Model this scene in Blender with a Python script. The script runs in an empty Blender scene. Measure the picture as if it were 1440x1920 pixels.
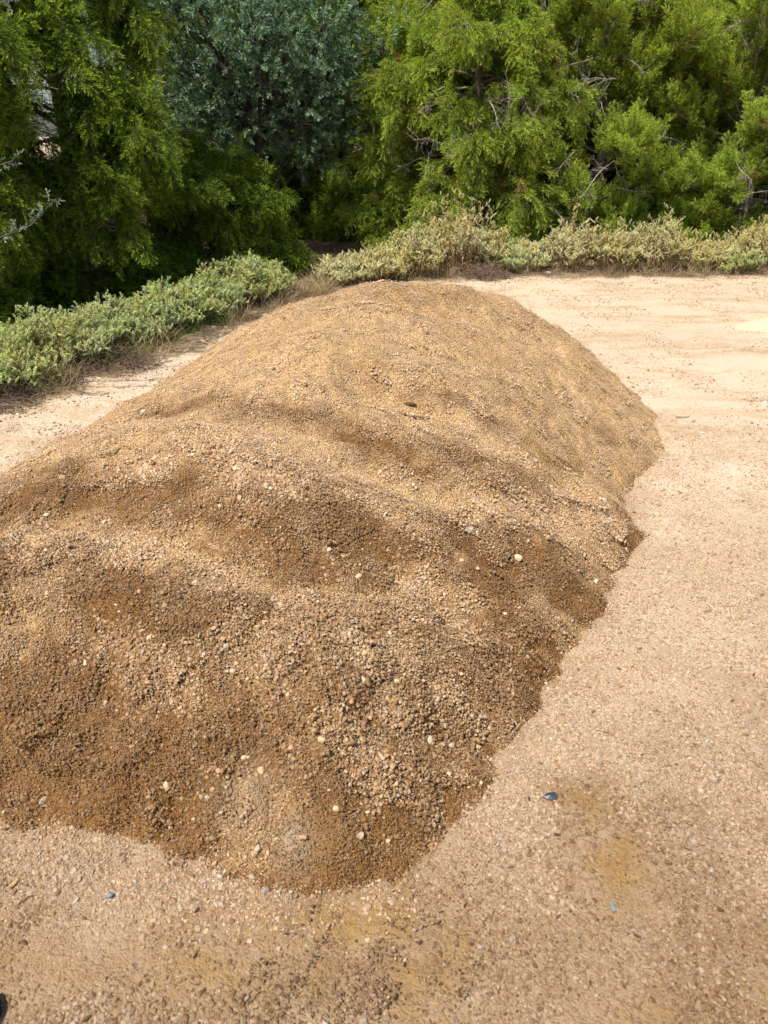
import bpy, math, random
import numpy as np
from mathutils import Vector, Matrix, Quaternion, Euler

sc = bpy.context.scene
COL = sc.collection
R = math.radians

# ------------------------------------------------------------------ camera, sky, sun, exposure
CAM_H = 1.70
cam_d = bpy.data.cameras.new('camera')
cam = bpy.data.objects.new('camera', cam_d)
COL.objects.link(cam)
cam.location = (0, 0, CAM_H)
cam.rotation_euler = (R(90 - 28), 0, 0)
cam_d.sensor_fit = 'VERTICAL'
cam_d.sensor_height = 36
cam_d.lens = 36 * 1332 / 1920
cam_d.clip_start = 0.05
cam_d.clip_end = 2000
cam_d.dof.use_dof = True
cam_d.dof.focus_distance = 3.6
cam_d.dof.aperture_fstop = 4.5
sc.camera = cam

SUN_EL, SUN_AZ = R(60), R(-136)        # azimuth from straight ahead (+y) towards the right (+x)
S = Vector((math.sin(SUN_AZ) * math.cos(SUN_EL), math.cos(SUN_AZ) * math.cos(SUN_EL), math.sin(SUN_EL)))
world = bpy.data.worlds.new('World')
sc.world = world
world.use_nodes = True
wn = world.node_tree
bg = wn.nodes['Background']
sky = wn.nodes.new('ShaderNodeTexSky')
sky.sky_type = 'NISHITA'
sky.sun_disc = False
sky.sun_elevation = SUN_EL
sky.sun_rotation = SUN_AZ
sky.dust_density = 2.0
wn.links.new(sky.outputs[0], bg.inputs[0])
bg.inputs[1].default_value = 0.10
sun_d = bpy.data.lights.new('sun', 'SUN')
sun_d.energy = 4.6
sun_d.angle = R(0.9)
sun_d.color = (1.0, 0.93, 0.83)
sun = bpy.data.objects.new('sun', sun_d)
COL.objects.link(sun)
sun.rotation_euler = S.to_track_quat('Z', 'Y').to_euler()

vs = sc.view_settings
vs.view_transform = 'Standard'
vs.look = 'None'
vs.exposure = 0.46
vs.gamma = 1
sc.cycles.max_bounces = 6
sc.cycles.diffuse_bounces = 2
sc.cycles.transmission_bounces = 4
sc.cycles.use_denoising = True
sc.cycles.denoiser = 'OPENIMAGEDENOISE'
sc.cycles.denoising_input_passes = 'RGB_ALBEDO_NORMAL'
sc.cycles.denoising_prefilter = 'NONE'
sc.cycles.use_adaptive_sampling = True
sc.cycles.adaptive_threshold = 0.03
sc.cycles.adaptive_min_samples = 16
sc.render.film_transparent = False

rng = np.random.default_rng(7)
random.seed(7)

# ------------------------------------------------------------------ helpers
def put(o, parent=None):
    COL.objects.link(o)
    if parent is not None:
        o.parent = parent
    return o

def tag(o, label=None, cat=None, group=None, kind=None):
    if label: o['label'] = label
    if cat: o['category'] = cat
    if group: o['group'] = group
    if kind: o['kind'] = kind
    return o

def empty(name, loc, rz=0.0):
    o = bpy.data.objects.new(name, None)
    o.empty_display_size = 0.1
    o.location = loc
    o.rotation_euler = (0, 0, rz)
    return put(o)

def mesh(name, v, f, mat=None, smooth=True, attrs=None):
    m = bpy.data.meshes.new(name)
    m.from_pydata([tuple(p) for p in v] if not isinstance(v, np.ndarray) else v.tolist(), [], f.tolist() if isinstance(f, np.ndarray) else f)
    if mat: m.materials.append(mat)
    if smooth and len(m.polygons):
        m.polygons.foreach_set('use_smooth', np.ones(len(m.polygons), bool))
    for k, a in (attrs or {}).items():
        at = m.attributes.new(k, 'FLOAT', 'POINT')
        at.data.foreach_set('value', np.asarray(a, np.float32))
    m.update()
    return m

def obj(name, m, parent=None, loc=None, rot=None, scale=None):
    o = bpy.data.objects.new(name, m)
    if loc is not None: o.location = loc
    if rot is not None: o.rotation_euler = rot
    if scale is not None: o.scale = scale if hasattr(scale, '__len__') else (scale,) * 3
    return put(o, parent)

class MB:
    """collects pieces of one mesh"""
    def __init__(s): s.v, s.f, s.a = [], [], []
    def tube(s, pts, rad, n=5, a=0.5, cap=True):
        pts = [Vector(p) for p in pts]
        b = len(s.v)
        ref = Vector((0.31, 0.17, 0.93))
        for i, p in enumerate(pts):
            d = (pts[min(i + 1, len(pts) - 1)] - pts[max(i - 1, 0)])
            d = d.normalized() if d.length > 1e-9 else Vector((0, 0, 1))
            x = d.cross(ref)
            if x.length < 1e-3: x = d.cross(Vector((1, 0, 0)))
            x.normalize(); y = d.cross(x)
            for k in range(n):
                t = 2 * math.pi * k / n
                s.v.append(p + (x * math.cos(t) + y * math.sin(t)) * rad[i]); s.a.append(a)
        for i in range(len(pts) - 1):
            for k in range(n):
                k2 = (k + 1) % n
                s.f.append((b + i * n + k, b + i * n + k2, b + (i + 1) * n + k2, b + (i + 1) * n + k))
        if cap:
            s.f.append(tuple(b + k for k in range(n))[::-1])
            e = b + (len(pts) - 1) * n
            s.f.append(tuple(e + k for k in range(n)))
    def diamond(s, p, d, side, L, w, a0, a1, fold=0.0, nrm=None):
        b = len(s.v)
        m = p + d * (L * 0.45)
        s.v += [p, m + side * w, p + d * L, m - side * w]
        s.a += [a0, (a0 + a1) / 2, a1, (a0 + a1) / 2]
        s.f.append((b, b + 1, b + 2, b + 3))
    def leaf(s, p, d, side, L, w, a, cup=0.25):
        """a folded pointed leaf: two quads on a midrib"""
        b = len(s.v)
        nrm = d.cross(side).normalized()
        q1, q2 = p + d * (L * .35), p + d * (L * .75)
        s.v += [p, q1 + side * w + nrm * (w * cup), q2 + side * (w * .8) + nrm * (w * cup), p + d * L - nrm * (L * .08), q2 - side * (w * .8) + nrm * (w * cup), q1 - side * w + nrm * (w * cup), q1 - nrm * (w * .1)]
        s.a += [a] * 7
        s.f += [(b, b + 1, b + 2, b + 6), (b + 6, b + 2, b + 3), (b, b + 6, b + 4, b + 5), (b + 6, b + 3, b + 4)]
    def build(s, name, mat, smooth=True):
        return mesh(name, s.v, s.f, mat, smooth, {'shade': s.a})

def hidden_source(name, m):
    return bpy.data.objects.new(name, m)      # never linked to the scene: only its mesh is used by the scatter nodes

_ng = {}
def scatter_nodes(srcs):
    key = tuple(s.name for s in srcs)
    if key in _ng: return _ng[key]
    ng = bpy.data.node_groups.new('scatter', 'GeometryNodeTree')
    ng.interface.new_socket('Geometry', in_out='INPUT', socket_type='NodeSocketGeometry')
    ng.interface.new_socket('Geometry', in_out='OUTPUT', socket_type='NodeSocketGeometry')
    N, L = ng.nodes, ng.links
    gi, go = N.new('NodeGroupInput'), N.new('NodeGroupOutput')
    def named(n, t):
        a = N.new('GeometryNodeInputNamedAttribute'); a.data_type = t; a.inputs['Name'].default_value = n
        return next(o for o in a.outputs if o.enabled and o.name == 'Attribute')
    rot, scl, idx = named('rot', 'FLOAT_VECTOR'), named('scl', 'FLOAT'), named('idx', 'INT')
    e2r = N.new('FunctionNodeEulerToRotation'); L.new(rot, e2r.inputs[0])
    join = N.new('GeometryNodeJoinGeometry')
    for k, s in enumerate(srcs):
        oi = N.new('GeometryNodeObjectInfo'); oi.inputs['Object'].default_value = s; oi.transform_space = 'ORIGINAL'
        cmp_ = N.new('FunctionNodeCompare'); cmp_.data_type = 'INT'; cmp_.operation = 'EQUAL'
        ins = [i for i in cmp_.inputs if i.enabled]
        L.new(idx, ins[0]); ins[1].default_value = k
        ip = N.new('GeometryNodeInstanceOnPoints')
        L.new(gi.outputs[0], ip.inputs['Points'])
        L.new(cmp_.outputs[0], ip.inputs['Selection'])
        L.new(oi.outputs['Geometry'], ip.inputs['Instance'])
        L.new(e2r.outputs[0], ip.inputs['Rotation'])
        L.new(scl, ip.inputs['Scale'])
        L.new(ip.outputs[0], join.inputs[0])
    L.new(join.outputs[0], go.inputs[0])
    _ng[key] = ng
    return ng

def scatter(name, pts, eul, scl, idx, srcs, parent=None, extra=None, kind='stuff'):
    m = bpy.data.meshes.new(name)
    pts = np.asarray(pts, np.float32).reshape(-1, 3)
    m.vertices.add(len(pts)); m.vertices.foreach_set('co', pts.ravel())
    a = m.attributes.new('rot', 'FLOAT_VECTOR', 'POINT'); a.data.foreach_set('vector', np.asarray(eul, np.float32).ravel())
    a = m.attributes.new('scl', 'FLOAT', 'POINT'); a.data.foreach_set('value', np.asarray(scl, np.float32))
    a = m.attributes.new('idx', 'INT', 'POINT'); a.data.foreach_set('value', np.asarray(idx, np.int32))
    for k, arr in (extra or {}).items():
        a = m.attributes.new(k, 'FLOAT', 'POINT'); a.data.foreach_set('value', np.asarray(arr, np.float32))
    m.materials.append(srcs[0].data.materials[0])
    o = obj(name, m, parent)
    md = o.modifiers.new('scatter', 'NODES'); md.node_group = scatter_nodes(srcs)
    if kind: o['kind'] = kind
    return o

_lat = {}
def vnoise(X, Y, scale, seed):
    """smooth value noise in -1..1 on world coordinates"""
    if seed not in _lat: _lat[seed] = np.random.default_rng(seed).uniform(-1, 1, (256, 256))
    T = _lat[seed]
    x = np.asarray(X) / scale + 77.3; y = np.asarray(Y) / scale + 31.7
    i = np.floor(x).astype(int); j = np.floor(y).astype(int)
    u = x - i; v = y - j
    u = u * u * u * (u * (u * 6 - 15) + 10); v = v * v * v * (v * (v * 6 - 15) + 10)
    g = lambda a, b: T[a & 255, b & 255]
    return (g(i, j) * (1 - u) + g(i + 1, j) * u) * (1 - v) + (g(i, j + 1) * (1 - u) + g(i + 1, j + 1) * u) * v

def sstep(x, a, b):
    t = np.clip((np.asarray(x, float) - a) / (b - a), 0, 1)
    return t * t * (3 - 2 * t)

# ------------------------------------------------------------------ materials
def new_mat(name):
    m = bpy.data.materials.new(name); m.use_nodes = True
    nt = m.node_tree
    for n in list(nt.nodes): nt.nodes.remove(n)
    out = nt.nodes.new('ShaderNodeOutputMaterial')
    return m, nt, out

class NT:
    def __init__(s, nt): s.nt, s.N, s.L = nt, nt.nodes, nt.links
    def n(s, t, **kw):
        x = s.N.new(t)
        for k, v in kw.items(): setattr(x, k, v)
        return x
    def attr(s, name, kind='GEOMETRY'):
        a = s.n('ShaderNodeAttribute'); a.attribute_name = name; a.attribute_type = kind
        return a.outputs['Fac']
    def pos(s): return s.n('ShaderNodeNewGeometry').outputs['Position']
    def noise(s, scale, detail=3, rough=.55, vec=None):
        x = s.n('ShaderNodeTexNoise'); x.inputs['Scale'].default_value = scale; x.inputs['Detail'].default_value = detail; x.inputs['Roughness'].default_value = rough
        s.L.new(vec if vec is not None else s.pos(), x.inputs['Vector'])
        return x.outputs['Fac']
    def voro(s, scale, feat='F1'):
        x = s.n('ShaderNodeTexVoronoi'); x.inputs['Scale'].default_value = scale; x.feature = feat
        s.L.new(s.pos(), x.inputs['Vector'])
        return x
    def ramp(s, fac, stops, interp='LINEAR'):
        r = s.n('ShaderNodeValToRGB'); r.color_ramp.interpolation = interp
        e = r.color_ramp.elements
        while len(e) < len(stops): e.new(0.5)
        for k, (p, c) in enumerate(stops):
            e[k].position = p
            e[k].color = (c[0], c[1], c[2], 1) if hasattr(c, '__len__') else (c, c, c, 1)
        s.L.new(fac, r.inputs[0])
        return r.outputs[0]
    def math(s, op, a, b=None, clamp=False):
        x = s.n('ShaderNodeMath', operation=op); x.use_clamp = clamp
        for k, q in enumerate((a, b)):
            if q is None: continue
            if isinstance(q, (int, float)): x.inputs[k].default_value = q
            else: s.L.new(q, x.inputs[k])
        return x.outputs[0]
    def mix(s, fac, a, b, mode='MIX'):
        x = s.n('ShaderNodeMix'); x.data_type = 'RGBA'; x.blend_type = mode
        ins = [i for i in x.inputs if i.enabled]
        for i, q in zip(ins, (fac, a, b)):
            if isinstance(q, (int, float)): i.default_value = q
            elif isinstance(q, tuple): i.default_value = (q[0], q[1], q[2], 1)
            else: s.L.new(q, i)
        return next(o for o in x.outputs if o.enabled)
    def bump(s, h, strength, dist, prev=None):
        b = s.n('ShaderNodeBump'); b.inputs['Strength'].default_value = strength; b.inputs['Distance'].default_value = dist
        s.L.new(h, b.inputs['Height'])
        if prev is not None: s.L.new(prev, b.inputs['Normal'])
        return b.outputs[0]
    def principled(s, out, col, rough=.9, normal=None, spec=.25):
        p = s.n('ShaderNodeBsdfPrincipled')
        if isinstance(col, tuple): p.inputs['Base Color'].default_value = (*col, 1)
        else: s.L.new(col, p.inputs['Base Color'])
        if isinstance(rough, (int, float)): p.inputs['Roughness'].default_value = rough
        else: s.L.new(rough, p.inputs['Roughness'])
        p.inputs['Specular IOR Level'].default_value = spec
        if normal is not None: s.L.new(normal, p.inputs['Normal'])
        s.L.new(p.outputs[0], out.inputs[0])
        return p

STONE_STOPS = [(0.0, (.37, .225, .115)), (.22, (.49, .315, .17)), (.45, (.59, .40, .225)), (.65, (.66, .48, .295)), (.82, (.64, .50, .33)), (.93, (.44, .36, .27)), (1.0, (.74, .64, .50))]
DAMP = (.38, .295, .21)                      # tint of damp gravel, and of slope shade painted into its colour

def mat_pile():
    m, nt, out = new_mat('gravel_fines'); t = NT(nt)
    v = t.voro(150); v2 = t.voro(330); v3 = t.voro(75)
    sep = t.n('ShaderNodeSeparateColor'); t.L.new(v.outputs['Color'], sep.inputs[0])
    sep2 = t.n('ShaderNodeSeparateColor'); t.L.new(v2.outputs['Color'], sep2.inputs[0])
    sep3 = t.n('ShaderNodeSeparateColor'); t.L.new(v3.outputs['Color'], sep3.inputs[0])
    f = t.math('ADD', t.math('ADD', t.math('MULTIPLY', sep.outputs[0], .5), t.math('MULTIPLY', sep2.outputs[0], .2)), t.math('MULTIPLY', sep3.outputs[0], .3))
    col = t.ramp(f, [(0, (.36, .215, .09)), (.3, (.53, .34, .152)), (.55, (.62, .425, .215)), (.8, (.70, .515, .295)), (1, (.78, .63, .42))])
    big = t.noise(2.2, 5, .6)
    col = t.mix(t.ramp(big, [(.35, 0), (.65, 1)]), col, t.mix(1.0, col, (.86, .80, .72), 'MULTIPLY'))
    damp_shade = t.math('ADD', t.attr('damp_shade'), t.math('MULTIPLY', t.math('SUBTRACT', t.noise(22, 6, .75), .5), .6), True)
    damp_shade = t.ramp(damp_shade, [(.12, 0), (.75, 1)])
    col = t.mix(damp_shade, col, t.mix(1.0, col, DAMP, 'MULTIPLY'))
    sand = t.attr('sand')
    col = t.mix(sand, col, (.50, .40, .28))
    h = t.math('SUBTRACT', 1.0, v.outputs['Distance'])
    h2 = t.math('SUBTRACT', 1.0, v2.outputs['Distance'])
    n = t.bump(t.noise(38, 4, .6), .7, .02)
    n = t.bump(t.math('SUBTRACT', 1.0, v3.outputs['Distance']), .8, .009, n); n = t.bump(h, 1.0, .007, n); n = t.bump(h2, .6, .003, n)
    t.principled(out, col, .92, n, .15)
    return m

def mat_stone(name, single=False, ground=False):
    m, nt, out = new_mat(name); t = NT(nt)
    if single:
        oi = t.n('ShaderNodeObjectInfo'); f = oi.outputs['Random']
    else:
        f = t.attr('shade')
    stops = STONE_STOPS if not ground else [(0, (.24, .15, .085)), (.2, (.39, .27, .17)), (.45, (.53, .405, .275)), (.65, (.49, .345, .225)), (.82, (.61, .50, .365)), (.93, (.34, .28, .235)), (1, (.74, .65, .53))]
    col = t.ramp(f, stops)
    if single:
        col = t.mix(.15, col, (.60, .50, .37))
    col = t.mix(t.ramp(t.noise(160, 3, .6), [(.3, .45), (.6, 0)]), col, t.mix(1.0, col, (.6, .52, .42), 'MULTIPLY'))
    if not single:
        col = t.mix(t.ramp(t.attr('damp_shade', 'INSTANCER'), [(.22, .06), (.60, .44), (.95, .92)]), col, t.mix(1.0, col, DAMP, 'MULTIPLY'))
    n = t.bump(t.noise(420, 3, .6), .35, .002)
    t.principled(out, col, .85, n, .25)
    return m

def mat_ground():
    m, nt, out = new_mat('packed_gravel'); t = NT(nt)
    v = t.voro(170); v2 = t.voro(60)
    sep = t.n('ShaderNodeSeparateColor'); t.L.new(v.outputs['Color'], sep.inputs[0])
    col = t.ramp(sep.outputs[0], [(0, (.34, .245, .165)), (.25, (.49, .385, .275)), (.6, (.58, .475, .35)), (.85, (.54, .425, .30)), (1, (.71, .62, .49))])
    dust = t.ramp(t.noise(1.3, 6, .62), [(.40, 0), (.62, 1)])
    col = t.mix(t.math('MULTIPLY', dust, .55), col, (.62, .50, .37))
    stain = t.ramp(t.noise(3.1, 6, .7), [(.52, 0), (.68, .55)])
    col = t.mix(stain, col, t.mix(1.0, col, (.74, .62, .47), 'MULTIPLY'))
    mp = t.n('ShaderNodeMapping'); mp.inputs['Scale'].default_value = (.5, 2.6, 1); t.L.new(t.pos(), mp.inputs[0])
    streak = t.ramp(t.noise(1.6, 6, .7, mp.outputs[0]), [(.50, 0), (.66, .8)])
    col = t.mix(streak, col, t.mix(1.0, col, (.80, .69, .53), 'MULTIPLY'))
    brown_tone = t.math('MULTIPLY', t.attr('brown_tone'), t.ramp(t.noise(5.5, 6, .68), [(.30, .66), (.62, 1)]), True)
    col = t.mix(brown_tone, col, t.mix(.35, t.mix(1.0, col, (.43, .335, .24), 'MULTIPLY'), (.22, .14, .072)))
    och = t.math('MULTIPLY', t.attr('ochre'), t.ramp(t.noise(9, 5, .7), [(.36, 0), (.56, 1)]), True)
    col = t.mix(och, col, (.27, .165, .06))
    lit = t.math('MULTIPLY', t.attr('litter'), t.ramp(t.noise(7, 5, .7), [(.25, .55), (.55, 1)]), True)
    lc = t.ramp(t.noise(60, 4, .7), [(.3, (.07, .045, .028)), (.5, (.15, .09, .05)), (.7, (.27, .18, .11))])
    col = t.mix(lit, col, lc)
    n = t.bump(t.noise(24, 5, .65), .6, .02)
    n = t.bump(t.math('SUBTRACT', 1.0, v2.outputs['Distance']), .35, .008, n)
    n = t.bump(t.math('SUBTRACT', 1.0, v.outputs['Distance']), .7, .004, n)
    t.principled(out, col, .92, n, .15)
    return m

def mat_leaf(name, stops, trans=.35, rough=.55, spec=.3, vary=.25, patch=None):
    """two-sided foliage: reflection and light passing through the leaf"""
    m, nt, out = new_mat(name); t = NT(nt)
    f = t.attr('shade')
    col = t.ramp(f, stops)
    oi = t.n('ShaderNodeObjectInfo')
    if patch is not None:      # plants of one stand differ: some have gone yellow or straw coloured
        col = t.mix(t.math('MULTIPLY', t.ramp(t.noise(1.6, 3, .6), [(.42, 0), (.62, 1)]), .75), col, t.mix(1.0, col, patch, 'MULTIPLY'))
    hs = t.n('ShaderNodeHueSaturation')
    t.L.new(col, hs.inputs['Color'])
    t.L.new(t.math('ADD', t.math('MULTIPLY', oi.outputs['Random'], 2 * vary), 1 - vary), hs.inputs['Value'])
    t.L.new(t.math('ADD', t.math('MULTIPLY', t.noise(1.7, 2), .06), .47), hs.inputs['Hue'])
    col = hs.outputs[0]
    p = t.n('ShaderNodeBsdfPrincipled'); t.L.new(col, p.inputs['Base Color'])
    p.inputs['Roughness'].default_value = rough; p.inputs['Specular IOR Level'].default_value = spec
    tr = t.n('ShaderNodeBsdfTranslucent')
    t.L.new(t.mix(1.0, col, (1.4, 1.4, .55), 'MULTIPLY'), tr.inputs['Color'])
    mx = t.n('ShaderNodeMixShader'); mx.inputs[0].default_value = trans
    t.L.new(p.outputs[0], mx.inputs[1]); t.L.new(tr.outputs[0], mx.inputs[2]); t.L.new(mx.outputs[0], out.inputs[0])
    return m

def mat_bark(name, c0, c1, c2, scale=30):
    m, nt, out = new_mat(name); t = NT(nt)
    tc = t.n('ShaderNodeTexCoord').outputs['Object']
    mp = t.n('ShaderNodeMapping'); mp.inputs['Scale'].default_value = (1, 1, .2); t.L.new(tc, mp.inputs[0])
    nz = t.noise(scale, 5, .65, mp.outputs[0])
    col = t.ramp(nz, [(.3, c0), (.5, c1), (.7, c2)])
    t.principled(out, col, .9, t.bump(nz, .8, .02), .15)
    return m

def mat_plain(name, c, rough=.6, spec=.4, vary=.3, scale=60, bump=.2):
    m, nt, out = new_mat(name); t = NT(nt)
    tc = t.n('ShaderNodeTexCoord').outputs['Object']
    nz = t.noise(scale, 4, .6, tc)
    col = t.ramp(nz, [(.3, tuple(k * (1 - vary) for k in c)), (.7, tuple(min(1, k * (1 + vary)) for k in c))])
    t.principled(out, col, rough, t.bump(nz, bump, .004), spec)
    return m

M_pile = mat_pile()
M_stone = mat_stone('gravel_stone')
M_big = mat_stone('single_stone', single=True)
M_gstone = mat_stone('ground_pebble', ground=True)
M_ground = mat_ground()
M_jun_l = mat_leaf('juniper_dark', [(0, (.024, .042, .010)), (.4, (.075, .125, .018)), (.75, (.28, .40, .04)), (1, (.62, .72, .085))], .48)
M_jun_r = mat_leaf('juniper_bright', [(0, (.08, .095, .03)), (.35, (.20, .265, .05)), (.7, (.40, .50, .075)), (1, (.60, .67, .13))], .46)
M_jun_dead = mat_leaf('juniper_rusty', [(0, (.10, .04, .018)), (1, (.26, .10, .04))], .2)
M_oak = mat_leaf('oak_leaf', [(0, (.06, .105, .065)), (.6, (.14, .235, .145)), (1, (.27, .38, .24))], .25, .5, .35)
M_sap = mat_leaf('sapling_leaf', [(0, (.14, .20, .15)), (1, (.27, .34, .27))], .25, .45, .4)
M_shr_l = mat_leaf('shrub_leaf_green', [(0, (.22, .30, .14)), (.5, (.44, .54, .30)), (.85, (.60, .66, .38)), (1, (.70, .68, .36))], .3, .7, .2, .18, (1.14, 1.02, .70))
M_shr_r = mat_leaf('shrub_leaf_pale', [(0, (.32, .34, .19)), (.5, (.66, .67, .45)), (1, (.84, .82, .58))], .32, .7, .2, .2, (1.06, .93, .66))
M_stem = mat_bark('shrub_stem', (.16, .07, .035), (.30, .15, .075), (.42, .25, .13), 50)
M_bark = mat_bark('juniper_bark', (.14, .105, .085), (.30, .24, .20), (.46, .39, .33), 25)
M_oakbark = mat_bark('oak_bark', (.04, .033, .028), (.09, .075, .065), (.16, .14, .12), 25)
M_dead = mat_bark('dead_wood', (.20, .17, .15), (.38, .34, .30), (.55, .51, .46), 40)
M_straw = mat_leaf('dry_straw', [(0, (.24, .17, .09)), (.5, (.40, .31, .19)), (1, (.55, .46, .32))], .25, .8, .1)
M_grass = mat_leaf('green_grass', [(0, (.05, .09, .02)), (1, (.14, .22, .05))], .35, .6, .2)
M_twig = mat_bark('dry_twig', (.10, .065, .045), (.22, .15, .11), (.36, .27, .21), 60)

# ------------------------------------------------------------------ terrain functions
POLY = [(1.75,4.12),(1.60,3.86),(1.42,3.66),(1.30,3.32),(1.22,2.98),(1.11,2.73),(0.97,2.55),(0.91,2.29),(0.78,2.17),(0.66,2.06),(0.54,1.82),(0.44,1.65),(0.30,1.46),(0.19,1.32),(0.07,1.19),(-0.04,1.14),(-0.16,1.12),(-0.27,1.14),(-0.39,1.17),(-0.50,1.23),(-0.62,1.27),(-0.79,1.30),(-0.93,1.32),(-1.07,1.34),
        (-1.5,1.38),(-1.85,1.5),(-2.1,1.8),(-2.2,2.3),(-2.15,2.9),(-2.0,3.4),(-1.85,3.9),(-1.75,4.4),(-1.5,5.0),(-1.1,5.5),(-0.5,5.8),(0.2,6.0),(0.9,5.95),(1.45,5.65),(1.8,5.2),(1.88,4.65)]

def sdist(X, Y, poly):
    n = len(poly); d = np.full(X.shape, 1e9); ins = np.zeros(X.shape, bool)
    for i in range(n):
        ax, ay = poly[i]; bx, by = poly[(i + 1) % n]; ex, ey = bx - ax, by - ay
        t = np.clip(((X - ax) * ex + (Y - ay) * ey) / (ex * ex + ey * ey), 0, 1)
        d = np.minimum(d, np.hypot(X - ax - t * ex, Y - ay - t * ey))
        c = (ay > Y) != (by > Y)
        xi = (bx - ax) * (Y - ay) / (by - ay + 1e-12) + ax
        ins ^= c & (X < xi)
    return np.where(ins, d, -d)

def pline(X, Y, pts):
    """distance to an open polyline and which side (positive beyond it, away from the camera); fades at its ends"""
    d = np.full(X.shape, 1e9); sg = np.zeros(X.shape); fade = np.zeros(X.shape)
    n = len(pts) - 1
    for i in range(n):
        ax, ay = pts[i]; bx, by = pts[i + 1]; ex, ey = bx - ax, by - ay
        t = np.clip(((X - ax) * ex + (Y - ay) * ey) / (ex * ex + ey * ey), 0, 1)
        q = np.hypot(X - ax - t * ex, Y - ay - t * ey)
        s = np.sign(ex * (Y - ay) - ey * (X - ax))
        u = (i + t) / n
        k = q < d
        d = np.where(k, q, d); sg = np.where(k, s, sg); fade = np.where(k, sstep(u, 0, .12) * (1 - sstep(u, .85, 1)), fade)
    return d * sg, fade

CREASES = [  # polyline, depth, width on the near side, width on the far side
    ([(-1.7,2.3),(-1.4,2.28),(-1.18,2.23),(-0.91,2.16),(-0.71,2.11),(-0.48,2.02),(-0.28,1.96),(-0.04,2.02),(0.27,2.15),(0.55,2.22)], .085, .17, .20),
    ([(-1.3,3.25),(-1.1,3.16),(-0.69,2.89),(-0.44,2.78),(-0.15,2.63),(0.17,2.57),(0.51,2.66),(0.92,2.85),(1.1,2.9)], .06, .13, .20),
    ([(-0.25,3.1),(-0.05,3.13),(0.12,3.14),(0.44,3.06),(0.75,3.05),(1.03,3.17),(1.36,3.57)], .075, .10, .24),
    ([(-0.5,4.0),(-0.12,4.07),(0.18,4.17),(0.57,4.3),(0.92,4.38),(1.17,4.57)], .05, .10, .20),
    ([(-1.3,1.85),(-1.12,1.76),(-0.95,1.68),(-0.81,1.57),(-0.75,1.42),(-0.66,1.25)], .045, .15, .15),
    ([(0.1,1.95),(0.26,2.0),(0.46,2.04),(0.66,2.13),(0.8,2.2)], .035, .08, .10),
]
HOLLOWS = [(-.34, 1.32, .12, .028), (-.24, 1.22, .09, .02), (-.02, 1.33, .10, .015)]

def ground_z(X, Y):
    X = np.asarray(X, float); Y = np.asarray(Y, float)
    near = np.exp(-(X * X + Y * Y) / 400.0)
    z = .012 * vnoise(X, Y, .9, 11) + .006 * vnoise(X, Y, .25, 12) + .03 * vnoise(X, Y, 3.1, 13)
    rut = .012 * np.exp(-((X - .55 - .2 * Y) / .07) ** 2) * np.exp(-((Y - .8) / .5) ** 2) - .014 * np.exp(-((X + .12 - .25 * (Y - .9)) / .06) ** 2) * np.exp(-((Y - .85) / .25) ** 2)
    for c0, ph, amp in ((-.14, .0, .005), (-.07, .4, .004), (.0, .9, .005), (.08, 1.3, .004), (.17, 2.0, .005)):   # drag marks of a shovel or rake before the heap
        w = X - c0 - .62 * (Y - 1.0) - .01 * np.sin(9 * Y + ph)
        rut = rut - amp * np.exp(-(w / .016) ** 2) * np.exp(-((Y - .93) / .13) ** 2) + .6 * amp * np.exp(-((w - .03) / .018) ** 2) * np.exp(-((Y - .93) / .13) ** 2)
    for x0, k in ((2.15, .10), (3.55, .10)):                                    # faint wheel tracks across the clearing
        rut = rut - .012 * np.exp(-((X - x0 - k * Y) / .14) ** 2) * sstep(Y, 1, 2)
    return (z + rut) * near

def pile_z(X, Y):
    """height of the heap above the ground and distance inside its foot"""
    X = np.asarray(X, float); Y = np.asarray(Y, float)
    wx = X + .035 * vnoise(X, Y, .22, 21) + .020 * vnoise(X, Y, .055, 22)
    wy = Y + .035 * vnoise(X, Y, .22, 23) + .020 * vnoise(X, Y, .055, 24)
    d = sdist(wx, wy, POLY)
    cap = .6 + .46 * np.exp(-(((X - .45) / 1.5) ** 4 + ((Y - 4.6) / 1.5) ** 2))
    dd = np.maximum(d, 0)
    toe = dd * dd / (dd + .018)                     # the foot runs out softly
    h = cap * np.tanh(toe * .90 / cap)
    k = sstep(h, .04, .28)
    for pts, A, wn_, wf in CREASES:
        s, fade = pline(X + .05 * vnoise(X, Y, .3, 31), Y + .05 * vnoise(X, Y, .3, 32), pts)
        w = np.where(s > 0, wf, wn_)
        h = h - A * fade * k * np.exp(-(s / w) ** 2)
    for x0, y0, r, A in HOLLOWS:
        h = h - A * np.exp(-((X - x0) ** 2 + (Y - y0) ** 2) / r ** 2) * sstep(h, .02, .12)
    k2 = sstep(h, .01, .1)
    h = h + k2 * (.024 * vnoise((X + .3 * Y) / 4.0, Y + .25 * X, .30, 41) + .010 * vnoise((X + .3 * Y) / 3.0, Y + .25 * X, .13, 42) + .008 * vnoise(X, Y, .45, 45) + .006 * vnoise(X, Y, .11, 43) + .004 * vnoise(X, Y, .035, 44))
    return np.where(d > 0, h, d * .35), d

def surf(x, y):
    x = np.asarray(x, float); y = np.asarray(y, float)
    h, d = pile_z(x, y)
    return ground_z(x, y) + np.maximum(h, 0)

def surf_n(x, y, e=.02):
    gx = (surf(x + e, y) - surf(x - e, y)) / (2 * e); gy = (surf(x, y + e) - surf(x, y - e)) / (2 * e)
    n = np.stack([-gx, -gy, np.ones_like(gx)], -1)
    return n / np.linalg.norm(n, axis=-1, keepdims=True)

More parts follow.
